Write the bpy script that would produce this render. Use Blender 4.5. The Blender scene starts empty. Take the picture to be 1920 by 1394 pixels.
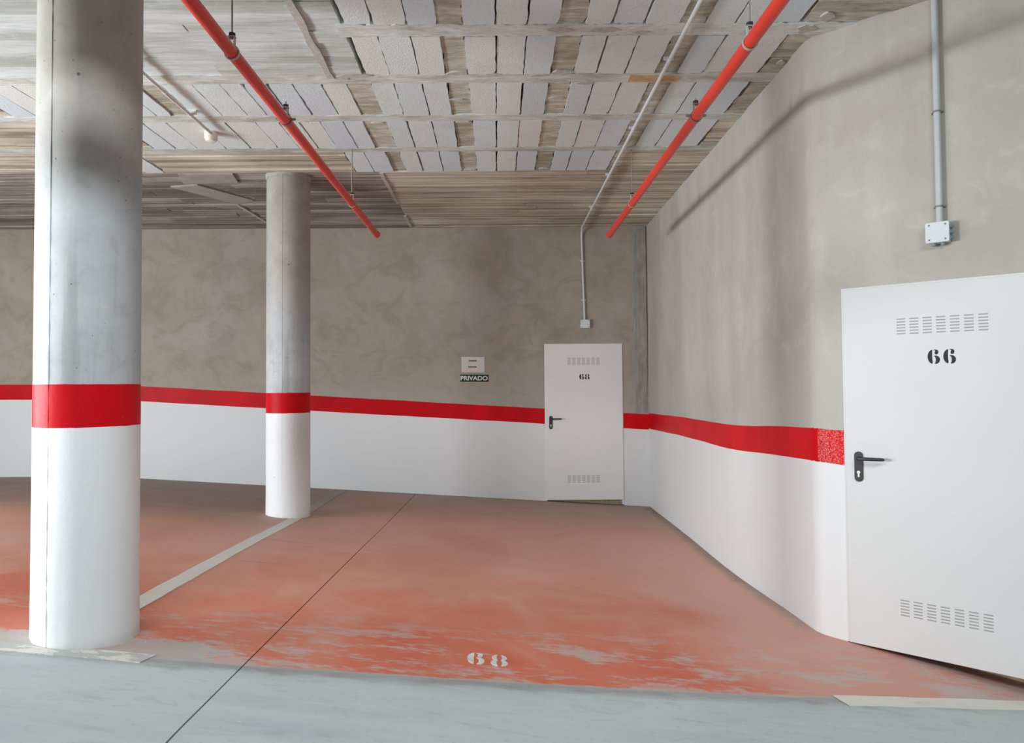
import bpy, bmesh, math, random
from mathutils import Matrix, Vector

rnd = random.Random(68)
S = bpy.context.scene
COL = S.collection
PI = math.pi

# ------------------------------------------------------------------ camera
cam_d = bpy.data.cameras.new('camera')
cam = bpy.data.objects.new('camera', cam_d)
COL.objects.link(cam)
S.camera = cam
cam_d.sensor_fit = 'HORIZONTAL'
cam_d.sensor_width = 36.0
cam_d.lens = 1300.0 / 1920.0 * 36.0
cam_d.shift_x = 22.0 / 1920.0
cam_d.shift_y = -7.0 / 1920.0
cam_d.clip_start = 0.05
R_ = Vector((0.99997079, -0.00307573, -0.00699726))
U_ = Vector((0.00690948, -0.02768156, 0.99959291))
F_ = Vector((0.00326817, 0.99961206, 0.02765950))
m = Matrix.Identity(4)
for i in range(3):
    m[i][0] = R_[i]; m[i][1] = U_[i]; m[i][2] = -F_[i]
m[2][3] = 1.40
cam.matrix_world = m

# ------------------------------------------------------------------ world, lights, exposure
W = bpy.data.worlds.new('daylight'); S.world = W
W.use_nodes = True
bg = W.node_tree.nodes['Background']
bg.inputs[0].default_value = (0.90, 0.97, 1.02, 1)
bg.inputs[1].default_value = 0.77

def area(name, loc, target, sx, sy, power, color=(1, 1, 1)):
    d = bpy.data.lights.new(name, 'AREA')
    d.shape = 'RECTANGLE'; d.size = sx; d.size_y = sy
    d.energy = power; d.color = color
    o = bpy.data.objects.new(name, d); COL.objects.link(o)
    o.location = loc
    o.rotation_euler = (Vector(target) - Vector(loc)).to_track_quat('-Z', 'Y').to_euler()
    return o

key = area('daylight_opening', (-7.0, 0.9, 1.68), (1.5, 3.9, 2.2), 1.0, 0.42, 53, (0.96, 0.99, 1.0))
key.data.spread = math.radians(75)
area('added_ceiling_fill', (-7.3, 2.7, 1.25), (-0.2, 5.2, 3.3), 4.0, 0.7, 365, (0.90, 0.985, 1.05))  # added fill lamp on the left, brightens the ceiling; no real source
tubes = area('overhead_tubes', (0.0, 0.4, 3.36), (0.1, 4.6, 0.0), 5.0, 0.12, 52, (0.93, 0.99, 1.03))
tubes.data.spread = math.radians(100)

S.view_settings.view_transform = 'Standard'
S.view_settings.look = 'None'
S.view_settings.gamma = 1.0
S.view_settings.use_curve_mapping = False
S.view_settings.exposure = 0.0

# ------------------------------------------------------------------ helpers
def obj(name, me, mat=None, parent=None):
    o = bpy.data.objects.new(name, me)
    COL.objects.link(o)
    if mat is not None and not me.materials:
        me.materials.append(mat)
    if parent is not None:
        o.parent = parent
    return o

def tag(o, label=None, cat=None, group=None, kind=None):
    if label: o['label'] = label
    if cat: o['category'] = cat
    if group: o['group'] = group
    if kind: o['kind'] = kind
    return o

def empty(name, loc=(0, 0, 0)):
    o = bpy.data.objects.new(name, None)
    o.empty_display_size = 0.1
    COL.objects.link(o)
    o.location = loc
    return o

def keep(child, parent):
    """parent without moving (parents here are only translated)"""
    child.parent = parent
    child.matrix_parent_inverse = Matrix.Translation(-Vector(parent.location))

class MB:
    def __init__(s): s.v = []; s.f = []; s.smooth = []
    def add(s, verts, faces, smooth=False, T=None):
        b = len(s.v)
        for p in verts:
            p = Vector(p)
            s.v.append(tuple(T @ p) if T is not None else tuple(p))
        for f in faces:
            s.f.append(tuple(i + b for i in f)); s.smooth.append(smooth)
    def box(s, a, b, T=None):
        x0, y0, z0 = a; x1, y1, z1 = b
        s.add([(x0,y0,z0),(x1,y0,z0),(x1,y1,z0),(x0,y1,z0),(x0,y0,z1),(x1,y0,z1),(x1,y1,z1),(x0,y1,z1)],
              [(0,3,2,1),(4,5,6,7),(0,1,5,4),(1,2,6,5),(2,3,7,6),(3,0,4,7)], T=T)
    def prism(s, poly, h0, h1, T=None, smooth=False):
        """polygon in local xy, extruded along local z"""
        n = len(poly)
        vs = [(x, y, h0) for x, y in poly] + [(x, y, h1) for x, y in poly]
        s.add(vs, [tuple(range(n - 1, -1, -1)), tuple(range(n, 2 * n))], T=T)
        s.add(vs, [(i, (i + 1) % n, n + (i + 1) % n, n + i) for i in range(n)], smooth=smooth, T=T)
    def tube(s, path, rad, seg=14, T=None, caps=True):
        path = [Vector(p) for p in path]
        n = len(path)
        rads = rad if isinstance(rad, (list, tuple)) else [rad] * n
        vs = []
        t0 = (path[1] - path[0]).normalized()
        up = Vector((0, 0, 1)) if abs(t0.z) < 0.9 else Vector((1, 0, 0))
        for i, p in enumerate(path):
            if i == 0: t = path[1] - path[0]
            elif i == n - 1: t = path[-1] - path[-2]
            else: t = (path[i + 1] - path[i]).normalized() + (path[i] - path[i - 1]).normalized()
            t = t.normalized()
            a = up - t * up.dot(t)
            if a.length < 1e-4: a = t.orthogonal()
            a.normalize(); up = a
            b = t.cross(a)
            for k in range(seg):
                an = 2 * PI * k / seg
                vs.append(p + (a * math.cos(an) + b * math.sin(an)) * rads[i])
        fs = [(i*seg+k, i*seg+(k+1)%seg, (i+1)*seg+(k+1)%seg, (i+1)*seg+k) for i in range(n-1) for k in range(seg)]
        s.add(vs, fs, smooth=True, T=T)
        if caps:
            s.add(vs[:seg], [tuple(range(seg - 1, -1, -1))], T=T)
            s.add(vs[-seg:], [tuple(range(seg))], T=T)
    def lathe(s, prof, seg=32, T=None):
        n = len(prof)
        vs = [(r * math.cos(2*PI*k/seg), r * math.sin(2*PI*k/seg), z) for r, z in prof for k in range(seg)]
        fs = [(i*seg+k, i*seg+(k+1)%seg, (i+1)*seg+(k+1)%seg, (i+1)*seg+k) for i in range(n-1) for k in range(seg)]
        s.add(vs, fs, smooth=True, T=T)
        s.add(vs[:seg], [tuple(range(seg - 1, -1, -1))], T=T)
        s.add(vs[-seg:], [tuple(range(seg))], T=T)
    def mesh(s, name):
        me = bpy.data.meshes.new(name)
        me.from_pydata(s.v, [], s.f)
        me.polygons.foreach_set('use_smooth', s.smooth)
        bm = bmesh.new(); bm.from_mesh(me)
        bmesh.ops.remove_doubles(bm, verts=bm.verts, dist=1e-6)
        bmesh.ops.recalc_face_normals(bm, faces=bm.faces)
        bm.to_mesh(me); bm.free()
        try: me.set_sharp_from_angle(angle=math.radians(40))
        except Exception: pass
        me.update()
        return me
    def build(s, name, mat, parent=None):
        return obj(name, s.mesh(name), mat, parent)

def bevel(o, w, seg=2):
    b = o.modifiers.new('bevel', 'BEVEL'); b.width = w; b.segments = seg; b.limit_method = 'ANGLE'
    return o

# ------------------------------------------------------------------ materials
class NT:
    def __init__(s, name, rough=0.8, spec=0.4):
        s.m = bpy.data.materials.new(name); s.m.use_nodes = True
        s.t = s.m.node_tree; s.n = s.t.nodes; s.l = s.t.links
        s.b = s.n['Principled BSDF']
        s.b.inputs['Roughness'].default_value = rough
        s.b.inputs['Specular IOR Level'].default_value = spec
        s.tc = s.n.new('ShaderNodeTexCoord')
        s.pos = s.tc.outputs['Object']
    def set(s, sock, val):
        if isinstance(val, bpy.types.NodeSocket): s.l.new(val, sock)
        elif isinstance(val, (tuple, list)) and len(val) == 3 and sock.type == 'RGBA': sock.default_value = (*val, 1)
        else: sock.default_value = val
    def mapping(s, scale=(1, 1, 1), loc=(0, 0, 0), src=None):
        k = s.n.new('ShaderNodeMapping'); k.inputs['Scale'].default_value = scale; k.inputs['Location'].default_value = loc
        s.l.new(src or s.pos, k.inputs[0]); return k.outputs[0]
    def noise(s, scale=5, detail=4, rough=0.55, vec=None, dist=0.0):
        k = s.n.new('ShaderNodeTexNoise'); k.inputs['Scale'].default_value = scale
        k.inputs['Detail'].default_value = detail; k.inputs['Roughness'].default_value = rough
        k.inputs['Distortion'].default_value = dist
        s.l.new(vec or s.pos, k.inputs['Vector']); return k.outputs[0]
    def voronoi(s, scale=5, vec=None):
        k = s.n.new('ShaderNodeTexVoronoi'); k.inputs['Scale'].default_value = scale
        s.l.new(vec or s.pos, k.inputs['Vector']); return k.outputs['Distance']
    def ramp(s, fac, stops):
        k = s.n.new('ShaderNodeValToRGB'); s.l.new(fac, k.inputs[0])
        e = k.color_ramp.elements
        while len(e) < len(stops): e.new(0.5)
        for el, (p, c) in zip(e, stops):
            el.position = p
            el.color = (*c, 1) if isinstance(c, (tuple, list)) else (c, c, c, 1)
        return k.outputs[0]
    def mix(s, fac, a, b, mode='MIX'):
        k = s.n.new('ShaderNodeMix'); k.data_type = 'RGBA'; k.blend_type = mode
        s.set(k.inputs[0], fac); s.set(k.inputs[6], a); s.set(k.inputs[7], b)
        return k.outputs[2]
    def math(s, op, a, b=0.0, clamp=False):
        k = s.n.new('ShaderNodeMath'); k.operation = op; k.use_clamp = clamp
        s.set(k.inputs[0], a); s.set(k.inputs[1], b); return k.outputs[0]
    def sstep(s, val, a, b):
        k = s.n.new('ShaderNodeMapRange'); k.interpolation_type = 'SMOOTHSTEP'
        s.set(k.inputs[0], val); k.inputs[1].default_value = a; k.inputs[2].default_value = b
        return k.outputs[0]
    def xyz(s):
        k = s.n.new('ShaderNodeSeparateXYZ'); s.l.new(s.pos, k.inputs[0]); return k.outputs
    def rand(s):
        return s.n.new('ShaderNodeObjectInfo').outputs['Random']
    def bump(s, h, strength=0.3, dist=0.01):
        k = s.n.new('ShaderNodeBump'); k.inputs['Strength'].default_value = strength; k.inputs['Distance'].default_value = dist
        s.l.new(h, k.inputs['Height']); s.l.new(k.outputs[0], s.b.inputs['Normal'])
    def done(s, col, rough=None):
        s.set(s.b.inputs['Base Color'], col)
        if rough is not None: s.set(s.b.inputs['Roughness'], rough)
        return s.m

def plain(name, col, rough=0.6, spec=0.4, metal=0.0, vary=0.06, scale=30):
    t = NT(name, rough, spec)
    t.b.inputs['Metallic'].default_value = metal
    n = t.noise(scale, 3)
    a = tuple(max(0, c * (1 - vary)) for c in col); b = tuple(min(1, c * (1 + vary)) for c in col)
    return t.done(t.ramp(n, [(0.3, a), (0.7, b)]))

def m_plaster(name, lo, hi, dark, pale):
    t = NT(name, 0.88, 0.25)
    n1 = t.noise(1.1, 6, 0.6, dist=0.6)
    n2 = t.noise(1.7, 5, 0.6, dist=0.9)
    n3 = t.noise(60, 3, 0.6)
    c = t.ramp(n1, [(0.3, lo), (0.7, hi)])
    # trowel clouds: ridged bands of a distorted noise
    rid = t.math('ABSOLUTE', t.math('SUBTRACT', n2, 0.5))
    c = t.mix(t.math('MULTIPLY', t.sstep(rid, 0.07, 0.0), 0.16), c, dark)
    n4 = t.noise(0.8, 4, 0.6, vec=t.mapping((1, 1, 1), (7, 3, 1)), dist=0.4)
    c = t.mix(t.math('MULTIPLY', t.sstep(n4, 0.52, 0.72), 0.5), c, pale)
    n5 = t.noise(2.6, 6, 0.65, vec=t.mapping((1, 1, 1.3), (1, 4, 2)), dist=1.1)
    c = t.mix(t.math('MULTIPLY', t.sstep(n5, 0.50, 0.64), 0.38), c, dark)
    c = t.mix(t.math('MULTIPLY', t.sstep(n5, 0.44, 0.32), 0.30), c, pale)
    z = t.xyz()[2]
    c = t.mix(t.math('MULTIPLY', t.sstep(t.math('ADD', z, t.math('MULTIPLY', n1, 0.7)), 2.0, 1.5), 0.5), c, (0.42, 0.41, 0.36))
    c = t.mix(t.math('MULTIPLY', n3, 0.10), c, (0.12, 0.11, 0.10))
    h = t.math('ADD', t.math('MULTIPLY', n2, 0.6), t.math('MULTIPLY', n3, 0.12))
    t.bump(h, 0.25, 0.012)
    return t.done(c)

def m_streaked(name):
    """right hand walls: paler grey render with vertical streaks"""
    t = NT(name, 0.88, 0.25)
    v = t.mapping((1.5, 1.5, 0.3))
    n1 = t.noise(1.3, 4, 0.5, vec=v, dist=0.4)
    n2 = t.noise(2.0, 5, 0.6, dist=0.8)
    n3 = t.noise(70, 3, 0.6)
    c = t.ramp(n1, [(0.3, (0.43, 0.40, 0.35)), (0.5, (0.49, 0.465, 0.41)), (0.7, (0.54, 0.525, 0.48))])
    c = t.mix(t.math('MULTIPLY', t.sstep(n2, 0.5, 0.7), 0.40), c, (0.40, 0.355, 0.295))
    n6 = t.noise(5.0, 6, 0.65, dist=1.0)
    c = t.mix(t.math('MULTIPLY', t.sstep(n6, 0.52, 0.70), 0.30), c, (0.60, 0.59, 0.55))
    c = t.mix(t.math('MULTIPLY', t.sstep(n6, 0.45, 0.30), 0.25), c, (0.36, 0.34, 0.31))
    z = t.xyz()[2]
    c = t.mix(t.math('MULTIPLY', t.sstep(t.math('ADD', z, t.math('MULTIPLY', n2, 0.6)), 1.9, 1.4), 0.35), c, (0.40, 0.41, 0.39))
    c = t.mix(t.math('MULTIPLY', n3, 0.08), c, (0.2, 0.19, 0.18))
    t.bump(t.math('ADD', t.math('MULTIPLY', n2, 0.5), t.math('MULTIPLY', n3, 0.1)), 0.25, 0.012)
    return t.done(c)

def m_boards(name, lo, mid, hi, sx=0.5, sy=22.0):
    """board-marked concrete: grain running along x"""
    t = NT(name, 0.9, 0.2)
    n1 = t.noise(1.0, 6, 0.65, vec=t.mapping((sx, sy, 4)), dist=0.3)
    n2 = t.noise(1.0, 4, 0.65, vec=t.mapping((sx * 3.5, sy * 4, 4)))
    n3 = t.noise(1.1, 5, 0.6, vec=t.mapping((0.8, 2.0, 1)), dist=0.6)
    n4 = t.noise(26, 4, 0.7)
    f = t.math('ADD', n1, t.math('MULTIPLY', t.math('SUBTRACT', t.rand(), 0.5), 0.16))
    f = t.math('ADD', f, t.math('MULTIPLY', t.math('SUBTRACT', n3, 0.5), 0.55))
    c = t.ramp(f, [(0.32, lo), (0.5, mid), (0.68, hi)])
    c = t.mix(t.math('MULTIPLY', t.sstep(n2, 0.46, 0.68), 0.45), c, lo)
    c = t.mix(t.math('MULTIPLY', t.sstep(n4, 0.56, 0.72), 0.30), c, hi)
    c = t.mix(t.math('MULTIPLY', t.sstep(n4, 0.42, 0.28), 0.22), c, lo)
    t.bump(t.math('ADD', n1, t.math('MULTIPLY', n2, 0.5)), 0.6, 0.01)
    return t.done(c)

def m_block():
    t = NT('hollow_block_concrete', 0.92, 0.2)
    r = t.rand()
    c = t.ramp(r, [(0.0, (0.64, 0.74, 0.79)), (0.35, (0.74, 0.82, 0.81)), (0.65, (0.77, 0.80, 0.76)), (1.0, (0.69, 0.78, 0.82))])
    n = t.noise(90, 3, 0.7)
    n2 = t.noise(4, 4, 0.6)
    c = t.mix(t.math('MULTIPLY', t.sstep(n, 0.35, 0.75), 0.28), c, (0.48, 0.48, 0.45))
    c = t.mix(t.math('MULTIPLY', t.sstep(n2, 0.5, 0.75), 0.3), c, (0.56, 0.54, 0.47))
    t.bump(n, 0.5, 0.006)
    return t.done(c)

def m_floor():
    t = NT('painted_concrete_floor', 0.5, 0.4)
    x, y, z = t.xyz()
    n_l = t.noise(0.9, 5, 0.6, dist=0.5)
    n_s = t.noise(1.0, 6, 0.65, vec=t.mapping((1.2, 5.0, 1)), dist=0.4)
    n_f = t.noise(1.0, 6, 0.7, vec=t.mapping((5.0, 16.0, 1)), dist=0.5)
    grain = t.noise(1.0, 4, 0.7, vec=t.mapping((30, 90, 1)))
    # red paint, from saturated to dusty
    red = t.ramp(n_l, [(0.3, (0.60, 0.115, 0.055)), (0.55, (0.63, 0.165, 0.092)), (0.75, (0.60, 0.225, 0.155))])
    dusty = t.ramp(n_s, [(0.3, (0.66, 0.345, 0.255)), (0.7, (0.72, 0.41, 0.32))])
    far = t.sstep(t.math('ADD', y, t.math('MULTIPLY', n_l, 2.6)), 4.3, 6.4)
    side = t.sstep(t.math('ADD', x, t.math('MULTIPLY', n_l, 1.2)), 1.3, 2.2)
    red = t.mix(t.math('MULTIPLY', side, 0.75), red, (0.64, 0.34, 0.28))
    red = t.mix(t.math('MULTIPLY', far, 0.8), red, dusty)
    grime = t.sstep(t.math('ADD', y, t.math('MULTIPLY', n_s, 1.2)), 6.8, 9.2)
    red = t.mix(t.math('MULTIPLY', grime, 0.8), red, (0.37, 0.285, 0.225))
    red = t.mix(t.math('MULTIPLY', t.sstep(n_f, 0.56, 0.75), 0.25), red, (0.50, 0.38, 0.32))
    # dark scuffs running across
    sc = t.noise(1.0, 4, 0.6, vec=t.mapping((0.9, 14.0, 1), (3, 1, 0)), dist=0.3)
    red = t.mix(t.math('MULTIPLY', t.sstep(sc, 0.64, 0.74), 0.3), red, (0.20, 0.12, 0.10))
    grey = t.ramp(n_s, [(0.3, (0.44, 0.50, 0.51)), (0.55, (0.52, 0.58, 0.58)), (0.75, (0.55, 0.60, 0.59))])
    grey = t.mix(t.math('MULTIPLY', t.sstep(n_f, 0.5, 0.75), 0.3), grey, (0.40, 0.43, 0.42))
    gsc = t.noise(1.0, 6, 0.7, vec=t.mapping((3.0, 11.0, 1), (1, 7, 0)), dist=0.8)
    grey = t.mix(t.math('MULTIPLY', t.sstep(gsc, 0.54, 0.66), 0.35), grey, (0.33, 0.345, 0.33))
    grey = t.mix(t.math('MULTIPLY', t.sstep(gsc, 0.44, 0.34), 0.30), grey, (0.60, 0.64, 0.63))
    gsp = t.noise(42, 4, 0.75)
    grey = t.mix(t.math('MULTIPLY', t.sstep(gsp, 0.58, 0.70), 0.30), grey, (0.26, 0.27, 0.26))
    # boundary line y = 2.945 + .09 x + .012 x2
    yb = t.math('ADD', 2.945, t.math('ADD', t.math('MULTIPLY', x, 0.09), t.math('MULTIPLY', t.math('MULTIPLY', x, x), 0.012)))
    d = t.math('SUBTRACT', y, yb)
    dn = t.math('ADD', d, t.math('MULTIPLY', t.math('SUBTRACT', n_f, 0.5), 0.10))
    edge = t.sstep(dn, -0.005, 0.02)
    # worn patches just inside the boundary
    near = t.sstep(d, 0.75, 0.05)
    blob = t.noise(2.3, 4, 0.6, vec=t.mapping((1.0, 2.2, 1), (4, 1, 0)))
    speck = t.noise(1.0, 5, 0.75, vec=t.mapping((16, 40, 1)))
    wear = t.sstep(t.math('ADD', t.math('MULTIPLY', n_f, 0.55), t.math('ADD', t.math('MULTIPLY', blob, 0.75), t.math('MULTIPLY', speck, 0.35))), 0.80, 0.93)
    left = t.math('MULTIPLY', t.sstep(t.math('ADD', x, t.math('MULTIPLY', n_f, 0.5)), -0.72, -1.08), t.sstep(t.math('ADD', d, t.math('MULTIPLY', n_f, 0.25)), 0.46, 0.22))
    left = t.sstep(t.math('ADD', t.math('MULTIPLY', left, 0.9), t.math('MULTIPLY', t.math('SUBTRACT', speck, 0.5), 0.9)), 0.36, 0.52)
    left = t.math('MULTIPLY', left, t.sstep(x, -0.55, -0.85))
    wear = t.math('MULTIPLY', wear, t.sstep(d, 0.9, 0.35))
    red = t.mix(t.math('MULTIPLY', wear, 0.66), red, (0.49, 0.48, 0.455))
    red = t.mix(t.math('MULTIPLY', left, 0.85), red, t.mix(n_f, (0.36, 0.39, 0.385), (0.52, 0.54, 0.52)))
    # trodden dirt along the foot of the walls
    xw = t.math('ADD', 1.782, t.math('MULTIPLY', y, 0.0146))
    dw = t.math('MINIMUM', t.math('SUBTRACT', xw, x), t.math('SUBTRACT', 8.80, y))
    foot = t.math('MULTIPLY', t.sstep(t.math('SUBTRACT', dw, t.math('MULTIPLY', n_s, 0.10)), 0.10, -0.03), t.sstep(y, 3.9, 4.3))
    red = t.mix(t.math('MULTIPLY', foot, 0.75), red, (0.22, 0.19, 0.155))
    # broad dusty bands left by tyres and mops
    dust = t.noise(1.0, 4, 0.55, vec=t.mapping((0.9, 0.5, 1), (2, 5, 0)), dist=0.8)
    red = t.mix(t.math('MULTIPLY', t.sstep(dust, 0.5, 0.68), 0.40), red, (0.70, 0.43, 0.36))
    red = t.mix(t.math('MULTIPLY', t.sstep(dust, 0.46, 0.30), 0.35), red, (0.52, 0.19, 0.125))
    lft_shade = t.math('MULTIPLY', t.sstep(t.math('ADD', y, t.math('MULTIPLY', n_s, 0.8)), 5.6, 7.2), t.sstep(x, -1.0, -2.4))  # shade of the far left back painted into the floor colour
    red = t.mix(t.math('MULTIPLY', lft_shade, 0.8), red, (0.25, 0.18, 0.14))
    col = t.mix(edge, grey, red)
    # dirt lodged along the paint edge
    line = t.math('MULTIPLY', t.sstep(dn, -0.11, -0.02), t.sstep(dn, 0.02, -0.01))
    col = t.mix(t.math('MULTIPLY', line, t.math('ADD', 0.25, t.math('MULTIPLY', n_f, 0.75))), col, (0.23, 0.225, 0.205))
    col = t.mix(t.math('MULTIPLY', grain, 0.22), col, t.mix(0.5, col, (0.2, 0.19, 0.18)))
    # small white crumbs
    vo = t.voronoi(3.5)
    col = t.mix(t.math('MULTIPLY', t.sstep(vo, 0.022, 0.014), 0.8), col, (0.75, 0.72, 0.68))
    t.bump(t.math('ADD', n_f, t.math('MULTIPLY', grain, 0.4)), 0.12, 0.006)
    rough = t.math('ADD', 0.42, t.math('MULTIPLY', n_s, 0.35))
    return t.done(col, rough)

def m_white(name='white_wall_paint', base=0.74):
    t = NT(name, 0.6, 0.35)
    n = t.noise(1.2, 5, 0.6, dist=0.4); n3 = t.noise(55, 3, 0.6); n2 = t.noise(6, 5, 0.6)
    c = t.ramp(n, [(0.3, (base*0.96, base*0.97, base*0.975)), (0.7, (base, base*1.005, base*1.0))])
    c = t.mix(t.math('MULTIPLY', t.sstep(n2, 0.62, 0.78), 0.10), c, (0.5, 0.48, 0.45))
    t.bump(t.math('ADD', t.math('MULTIPLY', n2, 0.7), t.math('MULTIPLY', n3, 0.25)), 0.2, 0.008)
    return t.done(c)

def m_white_column():
    t = NT('white_column_paint', 0.55, 0.35)
    n = t.noise(1.6, 5, 0.6); n2 = t.noise(16, 5, 0.65); n3 = t.noise(80, 3, 0.6)
    c = t.ramp(n, [(0.3, (0.75, 0.765, 0.77)), (0.7, (0.80, 0.81, 0.81))])
    v = t.voronoi(9); pit = t.math('MULTIPLY', t.sstep(v, 0.07, 0.04), t.sstep(t.noise(5, 2), 0.5, 0.55))
    c = t.mix(t.math('MULTIPLY', pit, 0.5), c, (0.33, 0.33, 0.32))
    z = t.xyz()[2]
    c = t.mix(t.math('MULTIPLY', t.sstep(t.math('ADD', z, t.math('MULTIPLY', n2, 0.10)), 0.10, 0.04), 0.35), c, (0.50, 0.49, 0.46))
    t.bump(t.math('SUBTRACT', t.math('ADD', t.math('MULTIPLY', n2, 0.5), t.math('MULTIPLY', n3, 0.2)), pit), 0.32, 0.010)
    return t.done(c)

def m_red(name='red_band_paint', scuff=False):
    t = NT(name, 0.45, 0.09)
    n = t.noise(2.2, 5, 0.6, vec=t.mapping((1, 1, 0.5))); n2 = t.noise(40, 3, 0.6)
    c = t.ramp(n, [(0.3, (0.48, 0.004, 0.009)), (0.7, (0.68, 0.006, 0.011))])
    if scuff:
        w = t.noise(120, 4, 0.8)
        c = t.mix(t.math('MULTIPLY', t.sstep(w, 0.46, 0.66), 0.62), c, (0.78, 0.46, 0.42))
    else:
        c = t.mix(t.math('MULTIPLY', t.sstep(n2, 0.66, 0.74), 0.25), c, (0.6, 0.2, 0.18))
    t.bump(n2, 0.12, 0.006)
    return t.done(c)

def m_column():
    t = NT('cast_column_concrete', 0.7, 0.35)
    x, y, z = t.xyz()
    n1 = t.noise(2.5, 5, 0.6, dist=0.4); n3 = t.noise(70, 3, 0.65)
    nv = t.noise(1.0, 4, 0.6, vec=t.mapping((14, 14, 0.7)))
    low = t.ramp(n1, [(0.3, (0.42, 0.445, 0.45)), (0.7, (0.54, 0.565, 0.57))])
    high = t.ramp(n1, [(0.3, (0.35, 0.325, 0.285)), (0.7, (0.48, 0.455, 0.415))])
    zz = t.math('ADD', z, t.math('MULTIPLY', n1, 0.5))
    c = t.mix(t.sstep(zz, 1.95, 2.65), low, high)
    c = t.mix(t.math('MULTIPLY', t.sstep(nv, 0.5, 0.75), 0.3), c, (0.30, 0.30, 0.29))
    n5 = t.noise(13, 5, 0.65, dist=0.5)
    c = t.mix(t.math('MULTIPLY', t.sstep(n5, 0.5, 0.72), 0.28), c, (0.26, 0.26, 0.245))
    c = t.mix(t.math('MULTIPLY', t.sstep(n5, 0.45, 0.25), 0.30), c, (0.62, 0.63, 0.62))
    drip = t.math('MULTIPLY', t.sstep(z, 1.9, 1.4), t.sstep(nv, 0.48, 0.66))
    c = t.mix(t.math('MULTIPLY', drip, 0.35), c, (0.22, 0.23, 0.22))
    c = t.mix(t.math('MULTIPLY', n3, 0.16), c, (0.20, 0.20, 0.19))
    # air holes
    vo = t.voronoi(6.5)
    pit = t.sstep(vo, 0.055, 0.035)
    sel = t.sstep(t.noise(4.5, 2), 0.46, 0.52)
    v2 = t.voronoi(24)
    pit2 = t.math('MULTIPLY', t.sstep(v2, 0.13, 0.06), t.sstep(t.noise(9, 2), 0.52, 0.58))
    pit = t.math('MAXIMUM', t.math('MULTIPLY', pit, sel), t.math('MULTIPLY', pit2, 0.6))
    c = t.mix(t.math('MULTIPLY', pit, 0.8), c, (0.06, 0.06, 0.055))
    h = t.math('SUBTRACT', t.math('ADD', t.math('MULTIPLY', n1, 0.4), t.math('MULTIPLY', n3, 0.15)), pit)
    t.bump(h, 0.3, 0.008)
    return t.done(c)

def m_line(name='worn_line_paint', worn=0.0):
    t = NT(name, 0.6, 0.35)
    n = t.noise(1.0, 5, 0.7, vec=t.mapping((6, 12, 1)))
    y = t.xyz()[1]
    c = t.ramp(n, [(0.35, (0.72, 0.71, 0.65)), (0.6, (0.68, 0.66, 0.60)), (0.8, (0.55, 0.49, 0.43))])
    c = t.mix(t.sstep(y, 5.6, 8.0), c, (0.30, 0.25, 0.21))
    if worn:
        n2 = t.noise(1.0, 5, 0.7, vec=t.mapping((9, 22, 1), (2, 2, 0)))
        c = t.mix(t.math('MULTIPLY', t.sstep(n2, 0.60 - worn, 0.66 - worn), 0.85), c, (0.43, 0.45, 0.435))
    return t.done(c)

def m_pipe():
    t = NT('sprinkler_red_paint', 0.35, 0.5)
    n = t.noise(3.0, 3)
    c = t.ramp(n, [(0.3, (0.66, 0.040, 0.022)), (0.7, (0.72, 0.052, 0.028))])
    return t.done(c)

M = {}
M['back'] = m_plaster('back_wall_plaster', (0.355, 0.30, 0.24), (0.44, 0.385, 0.32), (0.27, 0.235, 0.185), (0.44, 0.41, 0.385))
M['right'] = m_streaked('right_wall_render')
M['white'] = m_white()
M['red'] = m_red()
M['white_col'] = m_white_column()
M['scuff'] = m_red('scuffed_red_paint', True)
M['floor'] = m_floor()
M['joint'] = plain('dark_joint_filler', (0.09, 0.085, 0.08), 0.9, 0.2)
M['block'] = m_block()
M['joist'] = m_boards('joist_concrete', (0.42, 0.445, 0.385), (0.62, 0.65, 0.595), (0.76, 0.80, 0.79), 4.0, 12)
M['infill'] = m_boards('infill_concrete', (0.32, 0.30, 0.23), (0.48, 0.46, 0.37), (0.68, 0.67, 0.59), 4.0, 18)
M['board_light'] = m_boards('pale_board_marked_concrete', (0.42, 0.45, 0.41), (0.60, 0.645, 0.62), (0.73, 0.78, 0.79), 1.1, 9)
M['board_dark'] = m_boards('dark_board_marked_concrete', (0.27, 0.235, 0.185), (0.56, 0.51, 0.415), (0.80, 0.75, 0.64))
M['board_shade'] = m_boards('shaded_left_board_concrete', (0.14, 0.125, 0.105), (0.27, 0.24, 0.205), (0.52, 0.475, 0.415), 0.6, 20)  # left pour, with the shade of the far left ceiling painted in
M['mortar'] = plain('mortar', (0.50, 0.48, 0.44), 0.9, 0.2, vary=0.15, scale=40)
M['slab_top'] = plain('recess_concrete', (0.10, 0.095, 0.085), 0.95, 0.1)
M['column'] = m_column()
M['strip'] = m_boards('rough_corner_concrete', (0.25, 0.23, 0.21), (0.34, 0.32, 0.295), (0.40, 0.38, 0.35), 14, 14)
M['door'] = plain('white_door_enamel', (0.645, 0.645, 0.635), 0.45, 0.4, vary=0.015, scale=2)
M['door_pale'] = plain('pale_door_enamel', (0.79, 0.79, 0.775), 0.45, 0.4, vary=0.015, scale=2)
M['dark_plastic'] = plain('dark_handle_plastic', (0.025, 0.026, 0.028), 0.42, 0.5)
M['keyhole'] = plain('bright_lock_metal', (0.75, 0.74, 0.70), 0.35, 0.5, 0.0)
M['slot'] = plain('slit_shade_grey', (0.36, 0.36, 0.355), 0.6, 0.3)  # grey paints in the shade inside the open slits
M['ink'] = plain('stencil_black', (0.022, 0.023, 0.025), 0.6, 0.3)
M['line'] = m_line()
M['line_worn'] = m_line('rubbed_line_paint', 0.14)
M['floor_digit'] = plain('stencil_white', (0.62, 0.62, 0.57), 0.6, 0.3, vary=0.2, scale=50)
M['pipe'] = m_pipe()
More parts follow.
